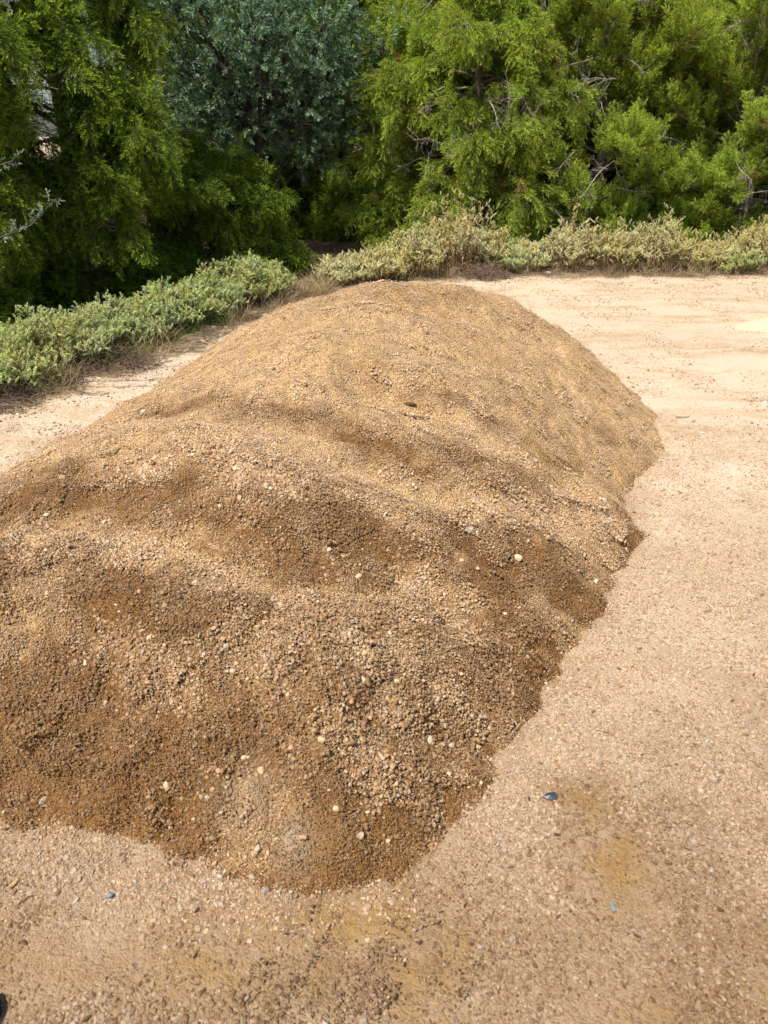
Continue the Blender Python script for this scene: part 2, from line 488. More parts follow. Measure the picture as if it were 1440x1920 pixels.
DAMP_SHADES = [(-.95,1.5,.42,1.05),(-1.05,1.56,.34,1.25),(-.85,1.58,.24,1.15),(-.73,1.39,.18,1.1),(-1.27,2.5,.22,.7),(-.75,2.3,.2,.8),(-.51,2.24,.2,.85),(-.22,2.2,.22,.85),(.37,2.34,.2,.85),(.58,2.37,.2,1.0),(.78,2.31,.2,1.1),(.86,2.54,.15,.8),(-.05,1.30,.15,1.15),(1.32,3.79,.3,.35),(.85,3.5,.35,.25),(.4,1.72,.15,.6),(.55,1.95,.15,.7),(-.10,1.19,.2,1.1),(-.42,1.2,.1,1.0),(-.46,1.28,.16,.8),(-.62,1.36,.14,.8),(-.9,1.38,.16,.7),(-1.6,1.7,.4,.8),(.28,1.5,.12,.6)]
def damp_shade_at(X, Y):  # moist gravel plus the shade of the near slopes, both put into the colour
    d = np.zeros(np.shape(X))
    for x0, y0, r, a in DAMP_SHADES:
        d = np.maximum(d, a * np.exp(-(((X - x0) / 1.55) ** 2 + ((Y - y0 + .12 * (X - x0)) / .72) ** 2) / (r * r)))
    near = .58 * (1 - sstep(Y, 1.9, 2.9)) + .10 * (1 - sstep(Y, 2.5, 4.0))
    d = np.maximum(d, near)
    for c, (pts, A, _n, _f) in enumerate(CREASES[:4]):      # shade painted on the crease faces, light on the crests in front of them
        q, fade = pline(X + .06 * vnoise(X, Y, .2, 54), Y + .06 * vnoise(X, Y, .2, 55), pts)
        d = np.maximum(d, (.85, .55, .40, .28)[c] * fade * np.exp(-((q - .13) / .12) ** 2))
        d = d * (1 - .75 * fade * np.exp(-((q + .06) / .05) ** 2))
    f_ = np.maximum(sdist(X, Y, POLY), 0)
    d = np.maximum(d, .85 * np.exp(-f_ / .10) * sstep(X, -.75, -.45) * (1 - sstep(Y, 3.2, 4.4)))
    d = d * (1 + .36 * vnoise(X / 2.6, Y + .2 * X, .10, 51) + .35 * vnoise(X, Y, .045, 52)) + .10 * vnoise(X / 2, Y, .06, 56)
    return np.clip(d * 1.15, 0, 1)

BUSHLINE = [(-4.6,2.2),(-3.5,3.7),(-2.75,4.85),(-1.9,6.6),(-1.1,8.4),(-0.4,9.6),(0.6,9.9),(1.5,10.1),(4,10.25),(8,10.4),(14,11)]

# ------------------------------------------------------------------ ground
def axis(parts):
    out = []
    for a, b, n in parts: out += list(np.linspace(a, b, n, endpoint=False))
    return np.array(out + [parts[-1][1]])
gx = axis([(-400,-60,6),(-60,-12,14),(-12,-4,32),(-4,-1.5,62),(-1.5,1.8,180),(1.8,4,55),(4,12,32),(12,60,14),(60,400,6)])
gy = axis([(-300,-20,6),(-20,-1,10),(-1,.4,14),(.4,2.2,110),(2.2,4,60),(4,12,120),(12,40,28),(40,600,10)])
X, Y = np.meshgrid(gx, gy)
Z = ground_z(X, Y)
Z = Z - .03 * sstep(sdist(X, Y, POLY), .25, .6)
nx, ny = len(gx), len(gy)
ii = (np.arange(ny - 1)[:, None] * nx + np.arange(nx - 1)[None, :]).ravel()
F = np.stack([ii, ii + 1, ii + nx + 1, ii + nx], 1)
s_, _f = pline(X, Y, BUSHLINE)
litter = sstep(s_ + .25 * vnoise(X, Y, .5, 61), -.02, .45) * (1 - sstep(np.hypot(X, Y), 45, 60))
brown_tone = .95 * (1 - sstep(Y + .5 * vnoise(X, Y, .5, 62) - .10 * X, .7, 3.6))  # ground gets browner and darker towards the camera
for x0, y0, rx, ry, a in [(-.3, .75, 1.4, .55, .75), (.55, 1.45, .3, .35, .55), (.9, .7, .7, .4, .55), (-1.1, 1.2, .5, .3, .7), (1.2, 1.6, .7, .8, .18), (1.75, 4.6, .25, .12, .5), (1.2, 2.2, .5, .8, .12)]:
    brown_tone = np.maximum(brown_tone, a * np.exp(-((X - x0) / rx) ** 2 - ((Y - y0) / ry) ** 2))
dfoot = sdist(X, Y, POLY)
brown_tone = np.maximum(brown_tone, .75 * np.exp(-np.maximum(-dfoot, 0) / .07) * (1 - sstep(Y, 3, 4.5)))
OCHRE = [(.60, 1.28, .12, .24, 1.1), (.54, 1.42, .09, .10, 1.0), (1.05, .82, .34, .25, .95), (.55, .80, .15, .12, .5), (-.1, 1.04, .42, .07, .95), (-.35, .95, .3, .10, .7), (.18, .92, .10, .22, .85), (.06, .9, .05, .2, .7), (1.25, 1.9, .12, .10, .5), (.95, 1.75, .08, .08, .5), (-.9, .95, .25, .12, .5), (2.05, 4.35, .25, .12, .6), (2.6, 3.4, .3, .08, .5), (3.0, 6.2, .6, .12, .4), (2.2, 6.6, .5, .1, .4)]
def ochre_at(X, Y):
    o = np.zeros(np.shape(X))
    for x0, y0, rx, ry, a in OCHRE: o = np.maximum(o, a * np.exp(-((X - x0) / rx) ** 2 - ((Y - y0) / ry) ** 2))
    return o
ochre = ochre_at(X, Y)
ground = obj('ground', mesh('ground', np.stack([X, Y, Z], -1).reshape(-1, 3), F, M_ground, True, {'litter': litter.ravel(), 'brown_tone': brown_tone.ravel(), 'ochre': ochre.ravel()}))
tag(ground, kind='structure')

# ------------------------------------------------------------------ stones
PHI = (1 + 5 ** .5) / 2
ICO_V = np.array([(-1,PHI,0),(1,PHI,0),(-1,-PHI,0),(1,-PHI,0),(0,-1,PHI),(0,1,PHI),(0,-1,-PHI),(0,1,-PHI),(PHI,0,-1),(PHI,0,1),(-PHI,0,-1),(-PHI,0,1)]) / math.sqrt(1 + PHI * PHI)
ICO_F = np.array([(0,11,5),(0,5,1),(0,1,7),(0,7,10),(0,10,11),(1,5,9),(5,11,4),(11,10,2),(10,7,6),(7,1,8),(3,9,4),(3,4,2),(3,2,6),(3,6,8),(3,8,9),(4,9,5),(2,4,11),(6,2,10),(8,6,7),(9,8,1)])

def rand_rot(n, r):
    q = r.normal(size=(n, 4)); q /= np.linalg.norm(q, axis=1, keepdims=True)
    w, x, y, z = q.T
    return np.stack([np.stack([1-2*(y*y+z*z), 2*(x*y-z*w), 2*(x*z+y*w)], -1), np.stack([2*(x*y+z*w), 1-2*(x*x+z*z), 2*(y*z-x*w)], -1), np.stack([2*(x*z-y*w), 2*(y*z+x*w), 1-2*(x*x+y*y)], -1)], 1)

def stone_cloud(n, r0, dmin, dmax, power, seed, embed=.25, flat=(.55, .95), mat=M_stone, name='gravel_clump'):
    """n angular pebbles lying in a disc of radius r0"""
    r = np.random.default_rng(seed)
    dia = dmin + (dmax - dmin) * r.random(n) ** power
    rad = r0 * np.sqrt(r.random(n)); th = r.random(n) * 2 * math.pi
    V = ICO_V[None] * (1 + .22 * r.normal(size=(n, 12, 1)).clip(-1.5, 1.5))
    sc3 = np.stack([np.ones(n), r.uniform(.65, 1, n), r.uniform(*flat, n)], 1)
    V = V * (dia / 2)[:, None, None] * sc3[:, None, :]
    Q = rand_rot(n, r)
    V = np.einsum('nij,nkj->nki', Q, V)
    V[:, :, 2] *= .8
    c = np.stack([rad * np.cos(th), rad * np.sin(th), dia * (.5 - embed) * r.uniform(.4, 1.1, n)], 1)
    V = V + c[:, None, :]
    F = (ICO_F[None] + 12 * np.arange(n)[:, None, None]).reshape(-1, 3)
    sh = np.repeat(r.random(n), 12)
    return hidden_source(name, mesh(name, V.reshape(-1, 3), F, mat, False, {'shade': sh}))

COARSE = [stone_cloud(95, .08, .005, .017, 2.4, 100 + k, .32) for k in range(5)]
MEDIUM = [stone_cloud(150, .075, .0035, .0105, 2.2, 200 + k, .32) for k in range(5)]
FINE = [stone_cloud(170, .075, .003, .0065, 1.6, 300 + k, .32) for k in range(4)]
G_FINE = [stone_cloud(120, .08, .003, .0095, 2.0, 400 + k, .42, (.4, .8), M_gstone, 'pebble_clump') for k in range(5)]
G_COARSE = [stone_cloud(34, .08, .006, .017, 2.4, 500 + k, .38, (.4, .8), M_gstone, 'pebble_clump') for k in range(5)]
G_FAR = [stone_cloud(60, .20, .008, .026, 2.6, 600 + k, .4, (.4, .8), M_gstone, 'pebble_clump') for k in range(4)]

# heap surface
st = .0135
hx = np.arange(-2.4, 2.1, st); hy = np.arange(.95, 6.2, st)
X, Y = np.meshgrid(hx, hy)
H, D = pile_z(X, Y)
Zp = ground_z(X, Y) + H
nx, ny = len(hx), len(hy)
ii = (np.arange(ny - 1)[:, None] * nx + np.arange(nx - 1)[None, :]).ravel()
F = np.stack([ii, ii + 1, ii + nx + 1, ii + nx], 1)
keep = (D.ravel()[F] > -.05).any(1)
F = F[keep]
used = np.unique(F); remap = -np.ones(nx * ny, int); remap[used] = np.arange(len(used))
sand = np.zeros_like(X)
for x0, y0, r, a in [(-.36, 1.31, .085, .42), (-.235, 1.215, .055, .55)]:
    sand = np.maximum(sand, a * np.exp(-((X - x0) ** 2 + (Y - y0) ** 2) / r ** 2))
DAMP_SHADE_G = damp_shade_at(X, Y)
pm = mesh('fines', np.stack([X, Y, Zp], -1).reshape(-1, 3)[used], remap[F], M_pile, True, {'damp_shade': DAMP_SHADE_G.ravel()[used], 'sand': sand.ravel()[used]})
pile = empty('gravel_pile', (0, 0, 0))
tag(pile, 'large heap of moist tan brown gravel spread across the clearing', 'gravel pile')
fines = obj('surface', pm, pile)

COARSE_Z = [(-.48,2.41,.16),(-.7,2.53,.12),(-.84,1.7,.16),(-.67,1.65,.14),(-.36,1.8,.18),(.38,2.51,.16),(.95,2.97,.2),(1.05,2.84,.2),(-.03,1.65,.3),(.21,1.65,.25),(.05,1.46,.22),(.32,1.91,.2),(.14,1.98,.18),(-1.28,2.11,.2),(.6,2.75,.15),(.7,3.0,.12),(.3,1.5,.15),(.5,1.85,.15)]
def coarse_at(x, y):
    c = np.zeros(np.shape(x))
    for x0, y0, r in COARSE_Z: c = np.maximum(c, np.exp(-((x - x0) ** 2 + (y - y0) ** 2) / (r * r)))
    return c

def eulers_from_normals(nrm, r, tilt=.15):
    out = np.empty((len(nrm), 3), np.float32)
    rolls = r.random(len(nrm)) * 2 * math.pi
    for k in range(len(nrm)):
        q = Vector(nrm[k]).to_track_quat('Z', 'Y') @ Quaternion((0, 0, 1), rolls[k])
        out[k] = q.to_euler()
    return out

def scatter_surface(name, n, xr, yr, accept, choose, srcs, parent, smin, smax, sink=0.0, damp_shade=True, seed=1, kind='stuff'):
    r = np.random.default_rng(seed)
    x = r.uniform(*xr, n); y = r.uniform(*yr, n)
    p = accept(x, y, r)
    x, y = x[p], y[p]
    z = surf(x, y) - sink
    nr = surf_n(x, y)
    e = eulers_from_normals(nr, r)
    idx = choose(x, y, r)
    s = r.uniform(smin, smax, len(x))
    ex = {'damp_shade': np.clip((damp_shade_at(x, y) if damp_shade is True else damp_shade(x, y)) + r.normal(size=len(x)) * .10, 0, 1)}
    return scatter(name, np.stack([x, y, z], 1), e, s, idx, srcs, parent, ex, kind)

GR = COARSE + MEDIUM + FINE
def acc_pile(x, y, r):
    _, d = pile_z(x, y)
    dist = np.hypot(x, y)
    u = r.random(len(x))
    inside = (d > .01) & (u < np.clip(1.15 - .30 * (dist - 1.7), .55, 1) * (.62 + .38 * np.clip(coarse_at(x, y) + .5 * vnoise(x, y, .14, 72), 0, 1))) & (y < 5.3)
    sd = np.zeros(len(x))
    for x0, y0, q in [(-.36, 1.31, .065), (-.235, 1.215, .04)]:
        sd = np.maximum(sd, np.exp(-((x - x0) ** 2 + (y - y0) ** 2) / q ** 2))
    return inside & (r.random(len(x)) > sd * .75)
def ch_pile(x, y, r):
    c = coarse_at(x, y) + .35 * vnoise(x, y, .12, 71)
    u = r.random(len(x))
    far = np.hypot(x, y) > 3.2
    k = np.where(u < .14 + .38 * np.clip(c, 0, 1), 0, np.where(u < .55 + .3 * np.clip(c, 0, 1), 1, 2))
    up = sstep(y + .5 * vnoise(x, y, .4, 74), 2.4, 3.3)
    k = np.where((r.random(len(x)) < .5 * up) & (coarse_at(x, y) < .5), 2, k)
    return np.where(k == 0, r.integers(0, 5, len(x)), np.where(k == 1, 5 + r.integers(0, 5, len(x)), 10 + r.integers(0, 4, len(x))))
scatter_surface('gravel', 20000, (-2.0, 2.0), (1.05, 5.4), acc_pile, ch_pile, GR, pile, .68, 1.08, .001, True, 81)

def acc_foot(x, y, r):
    _, d = pile_z(x, y)
    return (d <= .01) & (r.random(len(x)) < .6 * np.exp(d / .07)) & (y < 4.6) & (x > -1.3)
scatter_surface('spilled_gravel', 16000, (-1.3, 2.1), (.95, 4.6), acc_foot, lambda x, y, r: r.integers(0, 10, len(x)), GR, pile, .22, .75, .001, lambda x, y: .6 * damp_shade_at(x, y), 82)

SPARSE = [stone_cloud(16, .09, .004, .014, 1.8, 640 + k, .3) for k in range(5)]
def acc_fr(x, y, r):
    _, d = pile_z(x, y)
    return (d <= .02) & (r.random(len(x)) < np.exp(d / .10)) & (y < 4.8) & (x > -1.5)
scatter_surface('rolled_gravel', 2600, (-1.5, 2.3), (.8, 4.8), acc_fr, lambda x, y, r: r.integers(0, 5, len(x)), SPARSE, pile, .7, 1.2, .001, lambda x, y: .5 * damp_shade_at(x, y), 85)

# single stones that can be picked out on the heap
def stone_mesh(seed, name='stone', mat=M_big, sub=1):
    r = np.random.default_rng(seed)
    import bmesh
    bm = bmesh.new(); bmesh.ops.create_icosphere(bm, subdivisions=sub + 0, radius=.5)
    pl = [(Vector(r.normal(size=3)).normalized(), r.uniform(.28, .44)) for _ in range(7)]
    for v in bm.verts:
        co = v.co.copy()
        for nrm, dd in pl:
            k = co.dot(nrm) - dd
            if k > 0: co -= nrm * k * .9
        co.y *= .78; co.z *= .62
        v.co = co + Vector(r.normal(size=3)) * .012
    m = bpy.data.meshes.new(name); bm.to_mesh(m); bm.free()
    m.materials.append(mat)
    return m
SM = [stone_mesh(700 + k, sub=2) for k in range(8)]
r = np.random.default_rng(5)
cnt = 0
while cnt < 285:
    x, y = r.uniform(-1.25, 1.3), r.uniform(1.12, 3.3)
    h, d = pile_z(np.array([x]), np.array([y]))
    if d[0] < .02: continue
    w = .25 + .75 * coarse_at(np.array([x]), np.array([y]))[0]
    if r.random() > w * math.exp(-(math.hypot(x, y) - 1.6) * .45): continue
    s = .011 + .019 * r.random() ** 2.5
    z = float(surf(np.array([x]), np.array([y]))[0])
    obj('stone', SM[int(r.integers(8))], pile, (x, y, z + s * .12), (r.normal() * .5, r.normal() * .5, r.random() * 6.28), s)
    cnt += 1

# ground pebbles
def gtone(x, y):  # ground pebbles darker and browner towards the camera and in ochre patches
    s = .60 * (1 - sstep(y + .4 * vnoise(x, y, .5, 62), .4, 3.8)) + .5 * ochre_at(x, y)
    for x0, y0, rx, ry, a in [(-.3, .75, 1.4, .55, .62), (.55, 1.45, .3, .35, .35), (-1.1, 1.2, .5, .3, .42)]:
        s = np.maximum(s, a * np.exp(-((x - x0) / rx) ** 2 - ((y - y0) / ry) ** 2))
    return np.clip(s * (1 + .45 * vnoise(x, y, .35, 57) + .35 * vnoise(x, y, .1, 53)), 0, 1)
def acc_g(x, y, r):
    d = sdist(x, y, POLY); vis = np.abs(x) < .62 * y + .55
    patch = .75 + .5 * vnoise(x, y, .28, 73)
    return (d < -.01) & vis & (r.random(len(x)) < np.clip(1.25 - .22 * np.hypot(x, y), .12, 1) * patch * (1 - .92 * np.clip(1.3 * ochre_at(x, y) * (1 + .8 * vnoise(x, y, .1, 75)), 0, 1)))
scatter_surface('pebbles', 30000, (-2.6, 3.2), (.55, 4.4), acc_g, lambda x, y, r: np.where(r.random(len(x)) < .55, r.integers(0, 5, len(x)), 5 + r.integers(0, 5, len(x))), G_FINE + G_COARSE, ground, .8, 1.25, .0005, gtone, 83)
def acc_gf(x, y, r):
    d = sdist(x, y, POLY); s, _ = pline(x, y, BUSHLINE)
    return (d < -.05) & (np.abs(x) < .62 * y + .6) & (s < .4) & (r.random(len(x)) < .5 + .4 * np.exp(-(s / .5) ** 2))
scatter_surface('pebbles', 1500, (-4.2, 6.2), (3.6, 10.4), acc_gf, lambda x, y, r: r.integers(0, 4, len(x)), G_FAR, ground, .7, 1.2, .0, lambda x, y: 0 * x, 84)

# ------------------------------------------------------------------ vegetation pieces
V3 = Vector
def rv(r): 
    v = V3(r.normal(size=3)); return v.normalized()
def perp(d, r):
    q = rv(r); q = q - d * q.dot(d)
    return q.normalized() if q.length > 1e-4 else V3((1, 0, 0))

def plume(seed, mat, style, name='juniper_spray'):
    """one juniper spray about 0.30 m long: an axis with side twigs clothed in scale-leaf shoots; +Z out, +Y up"""
    r = np.random.default_rng(seed); mb = MB()
    L = .30
    droop = .10 if style == 'droop' else -.03
    ax = lambda t: V3((.02 * math.sin(4 * t + seed), -droop * t * t, L * t))
    mb.tube([ax(t) for t in (0, .35, .7, 1)], [.0035, .0028, .002, .001], 3, .0)
    n = 24 if style == 'droop' else 26
    for i in range(n):
        t = .06 + .94 * (i + r.random()) / n
        p = ax(t); a = (ax(min(1, t + .05)) - ax(t - .05)).normalized()
        rad = perp(a, r)
        if style == 'droop': rad = (rad + V3((0, .15, 0)) + V3((math.copysign(.5, rad.x), 0, 0))).normalized()
        ang = R(r.uniform(28, 58))
        d = (a * math.cos(ang) + rad * math.sin(ang)).normalized()
        tl = (.125 if style == 'droop' else .11) * (1.05 - .72 * t) * r.uniform(.6, 1.25) + .02
        m = max(3, int(tl / (.0075 if style == 'droop' else .0085)))
        sag = V3((0, -.35 if style == 'droop' else .25, 0))
        for k in range(m):
            u = (k + .5) / m
            q = p + d * (tl * u) + sag * (tl * u * u * .4)
            dd = (d * (1.0) + perp(d, r) * r.uniform(.3, .95) + sag * .4 * u).normalized()
            side = perp(dd, r)
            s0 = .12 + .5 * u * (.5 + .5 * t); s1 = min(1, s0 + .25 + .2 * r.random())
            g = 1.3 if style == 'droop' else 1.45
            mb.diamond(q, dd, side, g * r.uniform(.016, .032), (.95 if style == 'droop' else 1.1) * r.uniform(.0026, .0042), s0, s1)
        e = p + d * tl + sag * tl * .4
        mb.diamond(e, (d + sag * .6).normalized(), perp(d, r), .032, .003, .6, 1.0)
    return hidden_source(name, mb.build(name, mat, True))

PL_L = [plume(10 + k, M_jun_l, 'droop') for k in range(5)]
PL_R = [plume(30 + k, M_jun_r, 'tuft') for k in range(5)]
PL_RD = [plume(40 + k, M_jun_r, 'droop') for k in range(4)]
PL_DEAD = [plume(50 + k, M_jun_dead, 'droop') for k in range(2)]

def sprig(seed, mat, nl, L, ll, lw, name, up=.3, crown=False, bend=.05):
    r = np.random.default_rng(seed); mb = MB()
    ax = lambda t: V3((bend * math.sin(3 * t + seed) * .5, bend * t * t, L * t))
    mb.tube([ax(0), ax(.5), ax(1)], [.003, .0022, .0012], 3, .1)
    for i in range(nl):
        t = (i + .6) / nl
        if crown: t = 1 - (1 - t) * .75
        p = ax(t); th = i * 2.4 + r.normal() * .4
        out = V3((math.cos(th), math.sin(th), 0))
        el = up + (t ** 3) * .9 + r.normal() * .25
        d = (out * math.cos(el) + V3((0, 0, 1)) * math.sin(el)).normalized()
        side = d.cross(V3((0, 0, 1))).normalized()
        side = (side + rv(r) * .35).normalized(); side = (side - d * side.dot(d)).normalized()
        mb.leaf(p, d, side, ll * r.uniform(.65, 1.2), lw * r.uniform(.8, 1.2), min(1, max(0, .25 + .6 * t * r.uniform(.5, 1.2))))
    return hidden_source(name, mb.build(name, mat, False))

OAK = [sprig(60 + k, M_oak, 20, .20, .052, .012, 'oak_sprig', .35) for k in range(5)]
SAP = [sprig(70 + k, M_sap, 12, .17, .050, .012, 'sapling_sprig', .3) for k in range(3)]
SHL = [sprig(80 + k, M_shr_l, 26, .09, .023, .0055, 'shrub_sprig', .15, True) for k in range(5)]
SHR = [sprig(90 + k, M_shr_r, 26, .09, .019, .0048, 'shrub_sprig', .25, True) for k in range(5)]

def euler_dir(d, r, roll=None, up='Y'):
    q = d.to_track_quat('Z', up)
    q = q @ Quaternion((0, 0, 1), r.normal() * .5 if roll is None else roll)
    return tuple(q.to_euler())

DEAD = []
for k in range(6):
    r = np.random.default_rng(900 + k); mb = MB()
    n = 7; pts = []
    p = V3((0, 0, 0)); d = V3((0, 0, 1))
    for i in range(n):
        pts.append(p.copy()); d = (d + rv(r) * .28 + V3((0, -.06, 0))).normalized(); p = p + d * .16
    mb.tube(pts, [.010 * (1 - i / n) + .002 for i in range(n)], 5, .5)
    for i in range(16):
        j = int(r.integers(1, n - 1)); a = pts[j].lerp(pts[j + 1], r.random()); dd = (pts[j + 1] - pts[j]).normalized()
        d2 = (dd * r.uniform(.2, .9) + perp(dd, r) + V3((0, -.25, 0))).normalized()
        l = r.uniform(.08, .34); q = [a]
        for _ in range(3): d2 = (d2 + rv(r) * .3).normalized(); q.append(q[-1] + d2 * l / 3)
        mb.tube(q, [.0045, .0035, .0025, .0012], 3, .5, False)
        for _ in range(3):
            s = q[1].lerp(q[3], r.random()); d3 = (d2 + perp(d2, r) * .9).normalized()
            mb.tube([s, s + d3 * l * .35], [.0022, .001], 3, .5, False)
    DEAD.append(mb.build('dead_branch', M_dead))

def juniper(label, x, y, H, Rm, seed, style, n_limb=60, lean=(0, 0), low=.03, n_dead=0, rusty=0, trunk_r=.09, face=True, shape=1.5, pl_scale=1.0, bough=None, skip=None, src=None):
    r = np.random.default_rng(seed)
    z0 = float(ground_z(np.array([x]), np.array([y]))[0])
    root = empty('juniper_tree', (x, y, z0))
    tag(root, label, 'tree', 'juniper trees around the clearing')
    mb = MB()
    tp = lambda t: V3((lean[0] * t + .06 * math.sin(5 * t + seed), lean[1] * t + .06 * math.cos(4 * t + seed * 2), H * t))
    mb.tube([tp(t) - (V3((0, 0, .1)) if t == 0 else V3()) for t in np.linspace(0, 1, 10)], [trunk_r * (1.25 if t == 0 else 1) * (1 - t) + .012 for t in np.linspace(0, 1, 10)], 8, .5)
    P, E, SCL, IDX = [], [], [], []
    DP, DE, DS = [], [], []
    src = src or (PL_L if style == 'droop' else PL_R)
    cam_dir = V3((-x, -y, 0)).normalized()
    limbs = []
    for i in range(n_limb):
        t = low + (1 - low) * ((i + r.random()) / n_limb) ** 1.3
        az = i * 2.39996 + r.normal() * .3
        limbs.append((t, az, r.uniform(.7, 1.12), 0))
    for b in (bough or []): limbs.append((*b, 1))
    for t, az, lf, forced in limbs:
        out = V3((math.cos(az), math.sin(az), 0))
        fc = out.dot(cam_dir)
        if face and not forced and fc < -.35 and r.random() < .6: continue
        prof = max(.10, (1 - t ** shape)) ** .8 * (.72 + .28 * min(1, t / .22))
        Lr = Rm * prof * lf
        el = (R(r.uniform(8, 40)) if style == 'droop' else R(r.uniform(15, 50))) * min(1, .15 + 2.2 * t)
        d = out * math.cos(el) + V3((0, 0, 1)) * math.sin(el)
        p = tp(t); pts = [p.copy()]; n = 6
        for k in range(n):
            bend = V3((0, 0, -.16)) if style == 'droop' else V3((0, 0, .04 if t > .25 else -.03))
            d = (d + bend + rv(r) * .13).normalized()
            p = p + d * (Lr / n); pts.append(p.copy())
        if pts[-1].z < .12:
            lift = .12 - pts[-1].z
            pts = [q + V3((0, 0, lift * (k / n) ** 1.5)) for k, q in enumerate(pts)]
        lr = .010 + .014 * min(1, Lr / 1.5)
        mb.tube(pts, [lr * (1 - .85 * k / n) for k in range(n + 1)], 4, .5, False)
        nb = int(8 + 9 * min(1.6, Lr))
        for k in range(nb):
            u = .42 + .58 * (k + r.random()) / nb
            f = u * n; j = min(n - 1, int(f)); q = pts[j].lerp(pts[j + 1], f - j); a = (pts[j + 1] - pts[j]).normalized()
            sd = perp(a, r); sd = (sd * V3((1, 1, .55)).length * .6 + V3((sd.x, sd.y, sd.z * .4))).normalized()
            bd = (a * r.uniform(.5, 1.0) + sd * .9 + V3((0, 0, -.1 if style == 'droop' else .35))).normalized()
            bl = r.uniform(.18, .42) * (1.15 - .5 * u) * min(1.2, .5 + Lr * .5)
            e1 = q + bd * bl * .5; bd2 = (bd + rv(r) * .25 + V3((0, 0, -.22 if style == 'droop' else .25))).normalized(); e2 = e1 + bd2 * bl * .5
            mb.tube([q, e1, e2], [.006, .0045, .0025], 3, .5, False)
            for pos, dr, s in ((q.lerp(e1, .6), bd, .8), (e1, (bd + rv(r) * .6).normalized(), .9), (e1.lerp(e2, .5), (bd2 + rv(r) * .7).normalized(), .85), (e2, bd2, 1.0)):
                if skip is not None and skip(V3((x, y, z0)) + pos): continue
                dr = (dr + V3((0, 0, -.18 if style == 'droop' else .55)) + out * .25).normalized()
                if r.random() < rusty and fc > -.2:
                    DP.append(pos); DE.append(euler_dir(dr, r)); DS.append(r.uniform(.5, .8) * pl_scale); continue
                P.append(pos); E.append(euler_dir(dr, r)); SCL.append(s * r.uniform(.7, 1.15) * pl_scale); IDX.append(int(r.integers(len(src))))
        if skip is None or not skip(V3((x, y, z0)) + pts[-1]):
            P.append(pts[-1]); E.append(euler_dir((pts[-1] - pts[-2]).normalized(), r)); SCL.append(1.15 * pl_scale); IDX.append(int(r.integers(len(src))))
    obj('trunk', mb.build('trunk', M_bark), root)
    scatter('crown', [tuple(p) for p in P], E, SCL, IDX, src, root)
    if DP: scatter('dead_foliage', [tuple(p) for p in DP], DE, DS, [int(r.integers(2)) for _ in DP], PL_DEAD, root)
    for k in range(n_dead):
        t = r.uniform(.10, .72); az0 = math.atan2(cam_dir.y, cam_dir.x) + r.normal() * .75
        out = V3((math.cos(az0), math.sin(az0), 0))
        prof = max(.10, (1 - t ** shape)) ** .8
        sc_ = r.uniform(.45, .85)
        base = tp(t) + out * Rm * prof * r.uniform(.45, .78)
        sidev = V3((-out.y, out.x, 0)) * r.normal() * .8
        d = (out * .6 + sidev + V3((0, 0, r.uniform(-.45, .25)))).normalized()
        if base.z + d.z * 1.0 * sc_ < .15: base.z += .3
        obj('dead_branch', DEAD[k % 6], root, base, euler_dir(d, r), sc_)
    return root

def oak(name, label, x, y, blobs, trunk, seed, src, n_per, group, bark):
    """broadleaf tree: limbs run from the trunk to leaf clumps (centre, radius)"""
    r = np.random.default_rng(seed)
    root = empty(name, (x, y, float(ground_z(np.array([x]), np.array([y]))[0])))
    tag(root, label, 'tree', group)
    mb = MB()
    mb.tube(trunk[0], trunk[1], 8, .5)
    fork = V3(trunk[0][-1])
    P, E, SCL, IDX = [], [], [], []
    for c, rad in blobs:
        c = V3(c); mid = fork.lerp(c, .5) + rv(r) * .15
        mb.tube([fork, mid, c], [.035, .022, .01], 4, .5, False)
        for _ in range(5):
            e = c + rv(r) * rad * .8
            mb.tube([mid.lerp(c, .7), (c + e) * .5 + rv(r) * .05, e], [.012, .008, .004], 3, .5, False)
        for _ in range(int(n_per * (rad / .4) ** 2)):
            o = rv(r); o = V3((o.x, o.y, o.z * .8 + .1)).normalized()
            p = c + o * rad * r.uniform(.55, 1.08)
            P.append(tuple(p)); E.append(euler_dir((o + rv(r) * .55 + V3((0, 0, .2))).normalized(), r, r.random() * 6.28)); SCL.append(r.uniform(.75, 1.2)); IDX.append(int(r.integers(len(src))))
    obj('trunk', mb.build('trunk', bark), root)
    scatter('crown', P, E, SCL, IDX, src, root)
    return root

# ------------------------------------------------------------------ trees
def hole(p):   # the gap in the foliage at the upper left, where the bright open land beyond shows through
    d = p - V3((0, 0, CAM_H)); d = d / d.y
    return (abs(d.x + .415) < .022 and .0 < d.z < .085)
juniper('tall dark juniper with sweeping lime tipped boughs, left of the leafy oak', -3.6, 9.2, 5.6, 2.15, 3, 'droop', 100, pl_scale=1.15, shape=1.15,
        bough=[(.33, -1.15, 1.1), (.38, -.95, 1.15), (.30, -.75, 1.05), (.42, -1.4, 1.0), (.22, -1.2, 1.05)], skip=hole)
juniper('small dark juniper with low spreading boughs behind the left shrubs', -2.15, 10.1, 1.6, 1.1, 4, 'droop', 60, shape=1.3)
juniper('shaded juniper at the left edge above the low green shrubs', -4.9, 7.5, 5.0, 1.9, 5, 'droop', 92, pl_scale=1.15, shape=2.0, skip=hole)
juniper('pale ragged juniper full of dead twigs right of the oak', 1.35, 12.3, 5.2, 1.75, 6, 'droop', 125, src=PL_RD, n_dead=26, rusty=.05, shape=2.2, pl_scale=1.05)
juniper('bright green juniper with upright tufts behind the middle pale shrubs', 3.35, 12.5, 5.4, 1.75, 7, 'tuft', 140, n_dead=22, rusty=.012, shape=2.2)
